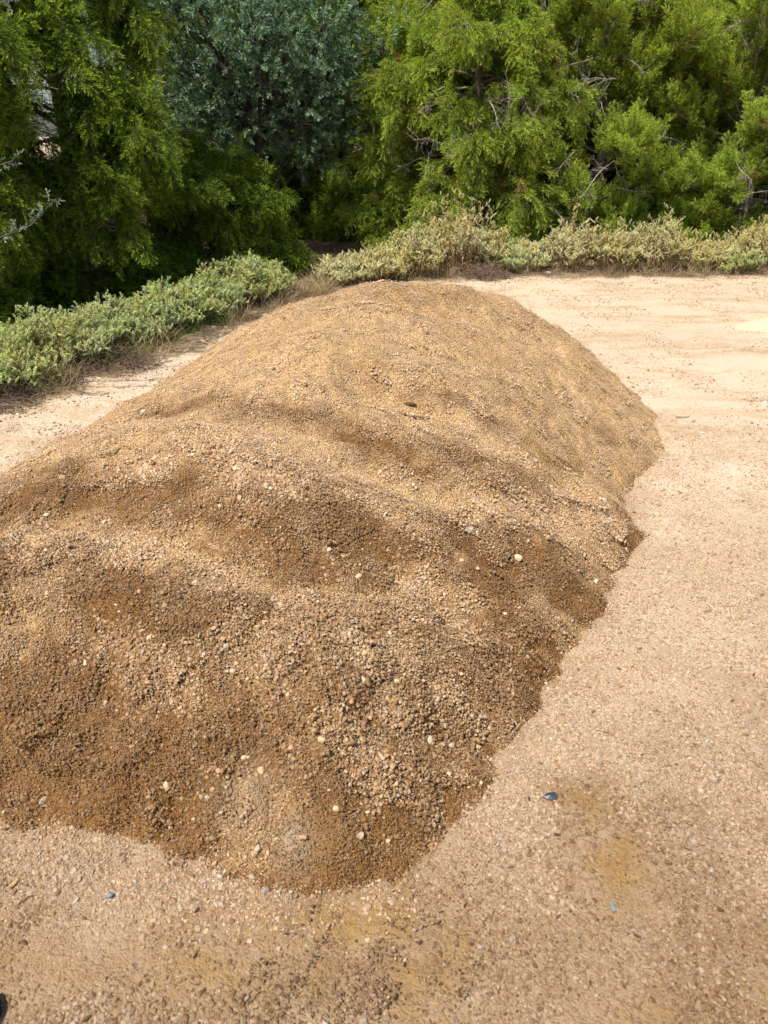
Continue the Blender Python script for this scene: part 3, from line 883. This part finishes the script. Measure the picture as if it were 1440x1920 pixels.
juniper('bright green juniper with leaning pale trunk at the right edge', 5.75, 12.2, 5.4, 1.7, 8, 'tuft', 130, lean=(-.7, .1), n_dead=26, rusty=.02, trunk_r=.11, shape=2.2)
rb = np.random.default_rng(44)
blobs = []
for k in range(70):
    o = rv(rb)
    blobs.append(((o.x * 2.1 * rb.uniform(.5, 1), o.y * 1.1 * rb.uniform(.6, 1) - .2, 2.55 + o.z * 1.6 * rb.uniform(.4, 1)), rb.uniform(.24, .46)))
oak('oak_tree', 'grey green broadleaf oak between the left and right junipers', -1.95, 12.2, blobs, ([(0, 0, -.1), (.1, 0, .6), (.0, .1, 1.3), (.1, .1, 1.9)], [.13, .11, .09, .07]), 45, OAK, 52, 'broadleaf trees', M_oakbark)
# trees further back that close the gaps
juniper('bright juniper filling the space between the two right hand junipers', 4.75, 13.3, 5.2, 1.6, 15, 'tuft', 90, shape=2.4, pl_scale=1.2)
BACK = [None, None]
BACK[0] = juniper('dim juniper standing behind the oak and the dark gap', -.1, 15.2, 5.0, 1.9, 9, 'droop', 90, pl_scale=1.5, shape=2.2)
BACK[1] = juniper('dim juniper in the second row behind the middle junipers', 2.4, 15.4, 5.6, 1.9, 10, 'tuft', 80, pl_scale=1.5, shape=2.2)
juniper('dim juniper in the second row at the far right', 5.2, 15.6, 5.6, 2.0, 12, 'tuft', 80, pl_scale=1.5, shape=2.2)
juniper('dim juniper behind the oak on its left side', -3.0, 15.0, 5.0, 1.7, 13, 'droop', 80, pl_scale=1.5, shape=2.2, skip=hole)
juniper('dim juniper far behind the left edge', -8.2, 13.6, 5.2, 1.9, 14, 'droop', 80, pl_scale=1.5, shape=2.2, skip=hole)

def copy_tree(o, loc, rz, sc_, label):
    c = o.copy(); COL.objects.link(c); c.location = loc; c.rotation_euler = (0, 0, rz); c.scale = (sc_,) * 3; c['label'] = label
    for ch in o.children:
        d = ch.copy(); COL.objects.link(d); d.parent = c
    return c
bk = BACK
copy_tree(bk[0], (.9, 18.6, 0), 1.0, 1.1, 'dim juniper far behind the gap between oak and right junipers')
copy_tree(bk[1], (4.0, 18.8, 0), 2.1, 1.1, 'dim juniper far behind the bright middle juniper')
copy_tree(bk[0], (7.2, 18.2, 0), 3.3, 1.1, 'dim juniper far behind the right edge tree')
copy_tree(bk[0], (-2.2, 18.4, 0), 4.2, 1.1, 'dim juniper far behind the oak')
copy_tree(bk[1], (7.4, 14.2, 0), 5.0, 1.0, 'dim juniper just outside the right edge in the second row')
copy_tree(bk[0], (-4.7, 12.6, 0), 2.6, .40, 'short dim juniper under the bright gap at upper left')

# sapling whose branch reaches in at the left edge
r = np.random.default_rng(77)
root = empty('oak_sapling', (-3.05, 4.75, 0)); tag(root, 'pale grey green leafy branch reaching in at the left edge', 'tree', 'broadleaf trees')
mb = MB(); P, E, SCL, IDX = [], [], [], []
mb.tube([(0, 0, -.05), (.05, 0, .7), (.0, .05, 1.4), (.05, 0, 2.4)], [.03, .025, .02, .01], 6, .5)
for pts in ([(0, .03, 1.0), (.35, .0, 1.13), (.62, -.02, 1.12), (.85, .0, 1.2), (1.02, .0, 1.34)], [(0, .03, 1.3), (.3, 0, 1.42), (.6, 0, 1.5), (.83, 0, 1.56)], [(.02, .03, 2.0), (.4, .1, 2.2), (.75, .1, 2.35), (.95, .1, 2.36)], [(0, .02, 1.15), (.25, -.2, 1.3), (.4, -.3, 1.4)], [(.03, 0, 2.1), (.2, .3, 2.4), (.3, .5, 2.7)]):
    pts = [V3(p) for p in pts]
    mb.tube(pts, [.009, .007, .005, .004, .003][:len(pts)], 4, .5, False)
    for k in range(11):
        u = .45 + .55 * k / 10; f = u * (len(pts) - 1); j = min(len(pts) - 2, int(f)); q = pts[j].lerp(pts[j + 1], f - j)
        d = ((pts[j + 1] - pts[j]).normalized() * .7 + rv(r) * .8 + V3((0, 0, .3))).normalized()
        P.append(tuple(q)); E.append(euler_dir(d, r, r.random() * 6)); SCL.append(r.uniform(.35, .62)); IDX.append(int(r.integers(3)))
obj('trunk', mb.build('trunk', M_oakbark), root)
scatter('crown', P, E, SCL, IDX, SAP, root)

# ------------------------------------------------------------------ shrubs
def shrub(label, x, y, w, dpt, h, seed, src, n=46, group='low shrubs along the edge of the clearing', yellow=0):
    r = np.random.default_rng(seed)
    root = empty('wild_shrub', (x, y, float(ground_z(np.array([x]), np.array([y]))[0])))
    tag(root, label, 'shrub', group)
    mb = MB(); P, E, SCL, IDX = [], [], [], []
    for i in range(n):
        rr = math.sqrt((i + .5) / n); th = i * 2.39996 + r.normal() * .2
        ex, ey = w * rr * math.cos(th), dpt * rr * math.sin(th)
        top = h * (1 - .42 * rr * rr) * r.uniform(.62, 1.12) * (1 + .14 * math.sin(3 * th + seed) + .10 * math.sin(5 * th + 2 * seed))
        b = V3((ex * .35 + r.normal() * .03, ey * .35 + r.normal() * .03, -.02)); e = V3((ex, ey, top))
        m1 = b.lerp(e, .5) + V3((-ex * .1, -ey * .1, -.02)) + rv(r) * .03
        mb.tube([b, m1, e], [.0055, .004, .0018], 4, .5, False)
        for _ in range(10):
            u = r.uniform(.42, .95); s = b.lerp(m1, u * 2) if u < .5 else m1.lerp(e, u * 2 - 1)
            o = V3((ex + r.normal() * .2 * w, ey + r.normal() * .2 * dpt, 0)) - V3((s.x, s.y, 0))
            f = s + V3((o.x * .5, o.y * .5, 0)) + rv(r) * .05 + V3((0, 0, r.uniform(.06, .16)))
            f.z = min(f.z, top * 1.03)
            mb.tube([s, s.lerp(f, .5) + V3((0, 0, .01)), f], [.0028, .002, .0012], 3, .5, False)
            for q in ((f, s.lerp(f, .6)) if r.random() < .6 else (f,)):
                P.append(tuple(q - V3((0, 0, .05)))); E.append(euler_dir((V3((0, 0, 1)) + rv(r) * .45 + V3((o.x, o.y, 0)) * .5).normalized(), r, r.random() * 6.28)); SCL.append(r.uniform(.45, .85)); IDX.append(int(r.integers(len(src))))
        P.append(tuple(e - V3((0, 0, .06)))); E.append(euler_dir((V3((0, 0, 1)) + rv(r) * .35).normalized(), r, r.random() * 6.28)); SCL.append(r.uniform(.55, .95)); IDX.append(int(r.integers(len(src))))
    obj('stem_cluster', mb.build('stem_cluster', M_stem), root)
    scatter('foliage', P, E, SCL, IDX, src, root)
    return root

LEFT = [(-3.08, 5.12, .58, .48, .50), (-2.74, 5.9, .50, .45, .52), (-2.45, 6.55, .45, .42, .50), (-2.12, 7.15, .42, .40, .50), (-1.88, 7.75, .42, .40, .56), (-1.58, 8.25, .40, .38, .56), (-1.38, 8.72, .28, .30, .54)]
ordn = ['nearest', 'second nearest', 'third nearest', 'fourth', 'fifth', 'sixth', 'farthest, yellowing']
for k, (x, y, w, d, h) in enumerate(LEFT):
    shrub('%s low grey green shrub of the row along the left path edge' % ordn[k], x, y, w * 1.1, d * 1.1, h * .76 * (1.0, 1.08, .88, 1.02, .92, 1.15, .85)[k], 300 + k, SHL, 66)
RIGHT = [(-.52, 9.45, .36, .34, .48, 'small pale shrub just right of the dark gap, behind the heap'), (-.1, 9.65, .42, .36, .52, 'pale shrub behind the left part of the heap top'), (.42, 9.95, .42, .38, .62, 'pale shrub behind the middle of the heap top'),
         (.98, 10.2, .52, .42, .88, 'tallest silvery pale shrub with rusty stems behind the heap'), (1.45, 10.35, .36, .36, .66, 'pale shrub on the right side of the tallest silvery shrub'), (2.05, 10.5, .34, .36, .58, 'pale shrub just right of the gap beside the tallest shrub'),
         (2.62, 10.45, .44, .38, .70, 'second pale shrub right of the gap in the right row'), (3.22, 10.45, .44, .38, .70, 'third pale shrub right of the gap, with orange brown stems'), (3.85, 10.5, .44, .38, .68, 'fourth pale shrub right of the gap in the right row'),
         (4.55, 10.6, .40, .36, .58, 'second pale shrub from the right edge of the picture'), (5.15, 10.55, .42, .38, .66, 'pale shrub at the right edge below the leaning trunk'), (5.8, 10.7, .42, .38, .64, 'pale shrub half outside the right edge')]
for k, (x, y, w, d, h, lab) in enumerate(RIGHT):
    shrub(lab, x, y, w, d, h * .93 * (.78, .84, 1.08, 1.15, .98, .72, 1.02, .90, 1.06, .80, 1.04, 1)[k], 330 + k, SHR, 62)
shrub('low bright green weed plant in the gap between pale shrubs', 1.72, 10.15, .26, .22, .34, 360, SHL, 20)
shrub('low green weed plant under the right edge shrubs', 4.9, 10.2, .3, .2, .30, 361, SHL, 18)

# ------------------------------------------------------------------ grass, litter, dry brush
def blades(seed, mat, n, h, spread, name, lean=.5):
    r = np.random.default_rng(seed); mb = MB()
    for i in range(n):
        b = V3((r.normal() * spread, r.normal() * spread, 0)); l = h * r.uniform(.5, 1.15)
        d = V3((r.normal() * lean, r.normal() * lean, 1)).normalized(); sd = perp(d, r); w = .0022
        m = b + d * l * .55; e = m + (d + V3((d.x, d.y, -.35)) * .9).normalized() * l * .45
        k = len(mb.v); mb.v += [b + sd * w, b - sd * w, m - sd * w * .8, m + sd * w * .8, e]; mb.a += [.1, .1, .5, .5, 1]
        mb.f += [(k, k + 1, k + 2, k + 3), (k + 3, k + 2, k + 4)]
    return hidden_source(name, mb.build(name, mat))
DRY = [blades(400 + k, M_straw, 26, .26, .04, 'grass_tuft') for k in range(3)]
GRN = [blades(410 + k, M_grass, 30, .16, .05, 'green_tuft') for k in range(3)]
def sticks(seed, n, rad, l, name, mat=M_twig, thick=.0022, lift=.02):
    r = np.random.default_rng(seed); mb = MB()
    for i in range(n):
        q = rad * math.sqrt(r.random()); th = r.random() * 6.28
        b = V3((q * math.cos(th), q * math.sin(th), abs(r.normal()) * lift + .003)); d = V3((r.normal(), r.normal(), r.normal() * .25)).normalized()
        L = l * r.uniform(.4, 1.2)
        mb.tube([b - d * L / 2, b + rv(r) * L * .06, b + d * L / 2], [thick * .7, thick, thick * .5], 3, .5, False)
    return hidden_source(name, mb.build(name, mat))
STK = [sticks(420 + k, 45, .14, .09, 'litter_clump') for k in range(4)]
STRAWL = [sticks(430 + k, 45, .16, .12, 'straw_clump', M_straw, .0018, .012) for k in range(3)]

def along(n, off0, off1, seed, t0=0.0, t1=1.0):
    """points beside the shrub line, offset towards (-) or away from (+) the clearing"""
    r = np.random.default_rng(seed); pl = [V3((a, b, 0)) for a, b in BUSHLINE[1:-1]]
    L = [(pl[i + 1] - pl[i]).length for i in range(len(pl) - 1)]; T = sum(L); out = []
    for _ in range(n):
        s = T * r.uniform(t0, t1); i = 0
        while i < len(L) - 1 and s > L[i]: s -= L[i]; i += 1
        d = (pl[i + 1] - pl[i]).normalized(); nn = V3((-d.y, d.x, 0))
        p = pl[i] + d * s + nn * r.uniform(off0, off1)
        out.append((p.x, p.y))
    a = np.array(out); return a[:, 0], a[:, 1], r
def strew(name, n, o0, o1, seed, srcs, smin, smax, t0=0.0, t1=1.0):
    x, y, r = along(n, o0, o1, seed, t0, t1)
    z = surf(x, y)
    e = np.stack([r.normal(size=n) * .06, r.normal(size=n) * .06, r.random(n) * 6.28], 1)
    return tag(scatter(name, np.stack([x, y, z], 1), e, r.uniform(smin, smax, n), r.integers(0, len(srcs), n), srcs))
o = strew('dry_grass', 330, -.18, .55, 431, DRY, .6, 1.3); tag(o, 'dry straw coloured grass along the foot of the shrubs', 'grass', kind='stuff')
o = strew('green_grass', 120, -.05, .5, 432, GRN, .6, 1.4, 0, .3); tag(o, 'green grass at the foot of the left shrubs', 'grass', kind='stuff')
o = strew('twig_litter', 420, -.18, .5, 433, STK, .6, 1.3); tag(o, 'brown twig litter along the foot of the shrubs', 'litter', kind='stuff')
o = strew('straw_litter', 420, -.32, .4, 434, STRAWL, .6, 1.3); tag(o, 'pale straw litter lying at the edge of the gravel', 'litter', kind='stuff')

def brush(label, x, y, w, d, h, seed, n=150):
    r = np.random.default_rng(seed); mb = MB()
    for i in range(n):
        a = r.random() * 6.28; q = math.sqrt(r.random())
        b = V3((w * q * math.cos(a), d * q * math.sin(a), h * (1 - q * q) * r.random()))
        dd = V3((r.normal(), r.normal(), r.normal() * .45)).normalized(); L = r.uniform(.1, .3)
        p0, p1 = b - dd * L / 2, b + dd * L / 2
        p0.z = max(.004, p0.z); p1.z = max(.004, p1.z)
        mb.tube([p0, b + rv(r) * .02, p1], [.002, .0028, .0012], 3, .5, False)
        for _ in range(2):
            s = p0.lerp(p1, r.random()); e = s + (dd + rv(r) * .9).normalized() * L * .35; e.z = max(.004, e.z)
            mb.tube([s, e], [.0016, .0008], 3, .5, False)
    m = mb.build('brush_pile', M_twig)
    o = obj('brush_pile', m, None, (x, y, float(surf(np.array([x]), np.array([y]))[0])))
    tag(o, label, 'brush', 'dry brush', 'stuff')
brush('tangle of dry brown twigs lying before the left shrubs', -2.28, 5.75, .42, .26, .17, 441, 260)
brush('heap of dry brown twigs at the foot of the shrubs behind the heap', 1.35, 9.75, .34, .2, .22, 442, 200)
brush('thin scatter of dry twigs by the path at the left edge', -2.75, 4.75, .34, .2, .08, 443, 120)

# ------------------------------------------------------------------ loose stones and small things on the ground
def z_at(x, y): return float(surf(np.array([x]), np.array([y]))[0])
M_lime = mat_plain('limestone', (.46, .37, .265), .85, .2, .15, 40)
M_limeb = mat_plain('limestone_tan', (.52, .41, .26), .85, .2, .15, 40)
M_grey = mat_plain('grey_rock', (.28, .25, .21), .85, .25, .3, 40)
M_dark = mat_plain('dark_slate', (.035, .042, .055), .45, .5, .4, 80)
M_blue = mat_plain('blue_grey_rock', (.17, .21, .22), .6, .4, .2, 60)
LM = [stone_mesh(760 + k, 'stone', M_lime, 2) for k in range(4)]
r = np.random.default_rng(88)
for k in range(46):                       # pale rocks along the far edge, lying in the ground's litter
    if k < 30: x, y = r.uniform(.6, 5.4), r.normal() * .22 + 9.55
    else:
        t = r.random(); x, y = -2.55 + 1.5 * t + r.normal() * .12, 5.0 + 3.3 * t + r.normal() * .12
    s = r.uniform(.03, .09)
    obj('stone', LM[k % 4], ground, (x, y, z_at(x, y) + s * .15), (r.normal() * .3, r.normal() * .3, r.random() * 6.28), s)

def single(name, label, cat, m, x, y, s, rz=0.0, lift=.2, tilt=(0, 0)):
    o = obj(name, m, None, (x, y, z_at(x, y) + lift * (s if not hasattr(s, '__len__') else s[2])), (tilt[0], tilt[1], rz), s)
    return tag(o, label, cat)
def sm(seed, mat, name='stone'): return stone_mesh(seed, name, mat, 2)
single('pebble', 'small round blue grey pebble on the sandy ground at lower left', 'pebble', sm(801, M_blue), -.681, 1.106, (.022, .022, .026), .4, .3)
single('rock', 'grey rock lying on the middle of the heap', 'rock', sm(802, M_grey), .33, 2.39, (.05, .05, .05), .3, .15)
single('rock', 'white rock on the right slope of the heap near its foot', 'rock', sm(803, M_lime), 1.06, 3.05, (.045, .045, .05), 1.3, .2)
single('rock', 'whitish rock on the near slope of the heap, largest there', 'rock', sm(804, M_lime), .16, 1.64, (.028, .028, .034), 2.3, .2)
single('rock', 'tan rock on the dark right slope of the heap', 'rock', sm(805, M_limeb), .52, 2.35, (.04, .04, .04), 2.3, .2)
single('rock', 'pale angular rock at the near foot of the heap beside the sandy hollow', 'rock', sm(806, M_lime), -.325, 1.205, (.024, .024, .026), 1.0, .2)
single('rock', 'pale rock at the near foot of the heap, right of the sandy hollow', 'rock', sm(807, M_lime), -.06, 1.22, (.023, .023, .026), 1.0, .2)
single('rock', 'white rock at the dark lower left foot of the heap', 'rock', sm(808, M_lime), -.95, 1.37, (.028, .028, .03), 1.0, .2)
single('rock', 'white stone in the lower middle of the heap near its edge', 'rock', sm(809, M_lime), .2, 1.53, (.024, .024, .03), 1.0, .2)
single('rock', 'yellowish rock on the pale ground right of the heap', 'rock', sm(810, M_limeb), 1.382, 3.168, (.05, .045, .045), .2, .2)
single('rock', 'grey pinkish pebble at the tip of the heap foot', 'rock', sm(811, M_grey), -.295, 1.118, (.022, .022, .026), .2, .2)
single('clod', 'dark moist clod on the upper slope of the heap', 'clod', sm(812, mat_plain('damp_clod', (.09, .05, .026), .9, .1, .3, 60)), .12, 3.19, (.07, .04, .03), -.3, .1)

def flat_chip(outline, thick, mat, name, bend=.0, ridge=0.0):
    n = len(outline); v = []
    for sgn in (1, -1):
        for (a, b) in outline: v.append((a, b, sgn * thick / 2 + bend * (a * a * 300)))
    v += [(0, 0, thick / 2 + ridge), (0, 0, -thick / 2 + ridge * .6)]
    f = [(i, (i + 1) % n, 2 * n) for i in range(n)] + [(n + (i + 1) % n, n + i, 2 * n + 1) for i in range(n)] + [(i, n + i, n + (i + 1) % n, (i + 1) % n) for i in range(n)]
    return mesh(name, v, f, mat, False)
chip = flat_chip([(-.022, .003), (-.012, .009), (.002, .012), (.016, .010), (.021, .002), (.016, -.008), (.002, -.012), (-.012, -.008)], .006, M_dark, 'dark_chip', 0, .006)
o = obj('stone_chip', chip, None, (.475, 1.408, z_at(.475, 1.408) + .006), (.25, -.1, .1)); tag(o, 'dark blue black pointed chip on the ground right of the heap foot', 'stone chip')
chip = flat_chip([(-.05, .0), (-.02, .012), (.02, .014), (.05, .006), (.03, -.008), (-.02, -.01)], .012, M_lime, 'white_chip', 0, .006)
o = obj('stone_chip', chip, None, (2.04, 4.595, z_at(2.04, 4.595) + .01), (.12, .05, .05)); tag(o, 'flat white stone chip on the pale ground right of the heap', 'stone chip')
chip = flat_chip([(-.004, -.012), (.003, -.012), (.006, .0), (.004, .013), (-.004, .012), (-.006, .0)], .004, M_blue, 'blue_chip', 0, .002)
o = obj('stone_chip', chip, None, (.562, 1.085, z_at(.562, 1.085) + .006), (.1, .1, .15)); tag(o, 'tiny pale blue sliver on the ground at lower right', 'stone chip')
leaf = flat_chip([(-.018, .0), (-.008, .005), (.006, .0055), (.018, .001), (.006, -.004), (-.008, -.004)], .0012, mat_plain('dry_leaf', (.50, .34, .15), .7, .2, .15, 80), 'dry_leaf', .05, .003)
o = obj('dry_leaf', leaf, None, (-.935, 1.14, z_at(-.935, 1.14) + .006), (.15, .1, 1.15)); tag(o, 'narrow tan dry leaf on the ground near the left edge', 'leaf')

# smooth pale sand patch at the right edge
n = 40; vv = []; ff = []
M_sand = mat_plain('pale_sand', (.53, .43, .30), .95, .1, .12, 90, .8)
rs = np.random.default_rng(12)
wob = [1 + .16 * math.sin(3 * a + 1) + .10 * math.sin(5 * a) + .06 * rs.normal() for a in np.linspace(0, 2 * math.pi, n, endpoint=False)]
rings = [0, .3, .55, .75, .9, 1.0]
vv.append((0, 0, .20))
for q in rings[1:]:
    for k in range(n):
        a = 2 * math.pi * k / n; vv.append((.62 * q * wob[k] * math.cos(a), .42 * q * wob[k] * math.sin(a), .20 * (1 - q ** 1.3) + .012 * math.sin(4 * a + 9 * q) * (1 - q) - (.02 if q == 1 else 0) + .002))
for k in range(n): ff.append((0, 1 + k, 1 + (k + 1) % n))
for i in range(len(rings) - 2):
    for k in range(n):
        a, b = 1 + i * n + k, 1 + i * n + (k + 1) % n; ff.append((a, a + n, b + n, b))
o = obj('sand_patch', mesh('sand_patch', vv, ff, M_sand), None, (4.12, 6.95, z_at(4.12, 6.95))); tag(o, 'smooth pale sand patch at the right edge of the clearing', 'sand patch')

# ------------------------------------------------------------------ shoe that reaches into the lower left corner
def shoe(x, y, rz):
    root = empty('shoe', (x, y, z_at(x, y)), rz); tag(root, 'dark navy shoe with its toe in the lower left corner', 'shoe')
    M_up = mat_plain('navy_fabric', (.018, .020, .030), .75, .3, .25, 300, .3); M_sole = mat_plain('black_rubber', (.02, .02, .022), .7, .3, .2, 100)
    M_lace = mat_plain('lace', (.05, .05, .06), .8, .2, .2, 300)
    N = 24
    def ring(u):     # u 0 heel .. 1 toe: half width, centre line, top height
        w = .034 + .014 * math.sin(math.pi * min(1, u * 1.05)) + .006 * sstep(u, .5, .8)
        end = math.sqrt(max(0, 1 - ((u - .5) / .5) ** 6))
        return max(.002, float(w * end))
    us = [0, .02, .06, .14, .25, .38, .5, .62, .74, .84, .91, .96, .985, 1]
    top = lambda u: float(.112 - .050 * sstep(u, .30, .62) - .022 * sstep(u, .6, 1.0)) * math.sqrt(max(.04, 1 - ((u - .5) / .515) ** 8))
    v, f = [], []
    for u in us:
        w, h = ring(u), top(u)
        for k in range(N):
            a = 2 * math.pi * k / N; cx, cz = math.cos(a), math.sin(a)
            v.append((w * math.copysign(abs(cx) ** .75, cx), -.285 * (1 - u), .022 + max(0, (h - .022)) * (.5 + .5 * math.copysign(abs(cz) ** .8, cz))))
    for i in range(len(us) - 1):
        for k in range(N): f.append((i * N + k, i * N + (k + 1) % N, (i + 1) * N + (k + 1) % N, (i + 1) * N + k))
    f += [tuple(range(N))[::-1], tuple((len(us) - 1) * N + k for k in range(N))]
    obj('upper', mesh('upper', v, f, M_up), root)
    v, f = [], []
    out = [(ring(u) + .005, -.285 * (1 - u) + (.005 if u == 1 else 0)) for u in us]
    loop = out + [(-a, b) for a, b in out[::-1]]
    n = len(loop)
    for z in (0.0, .024): v += [(a, b, z) for a, b in loop]
    f = [(i, (i + 1) % n, n + (i + 1) % n, n + i) for i in range(n)] + [tuple(range(n))[::-1], tuple(range(n, 2 * n))]
    obj('sole', mesh('sole', v, f, M_sole, False), root)
    for k in range(5):
        yy = -.105 - .022 * k; zz = top(1 + yy / .285) + .001
        mb = MB(); mb.tube([(-.022, yy, zz - .010), (0, yy + .004, zz + .001), (.022, yy, zz - .010)], [.003] * 3, 5)
        obj('lace', mb.build('lace', M_lace), root)
    mb = MB(); a = [2 * math.pi * k / 16 for k in range(17)]
    mb.tube([(.030 * math.cos(t), -.225 + .045 * math.sin(t), .108 - .012 * math.sin(t)) for t in a], [.006] * 17, 6)
    obj('collar', mb.build('collar', M_up), root)
shoe(-.845, .868, R(-28))
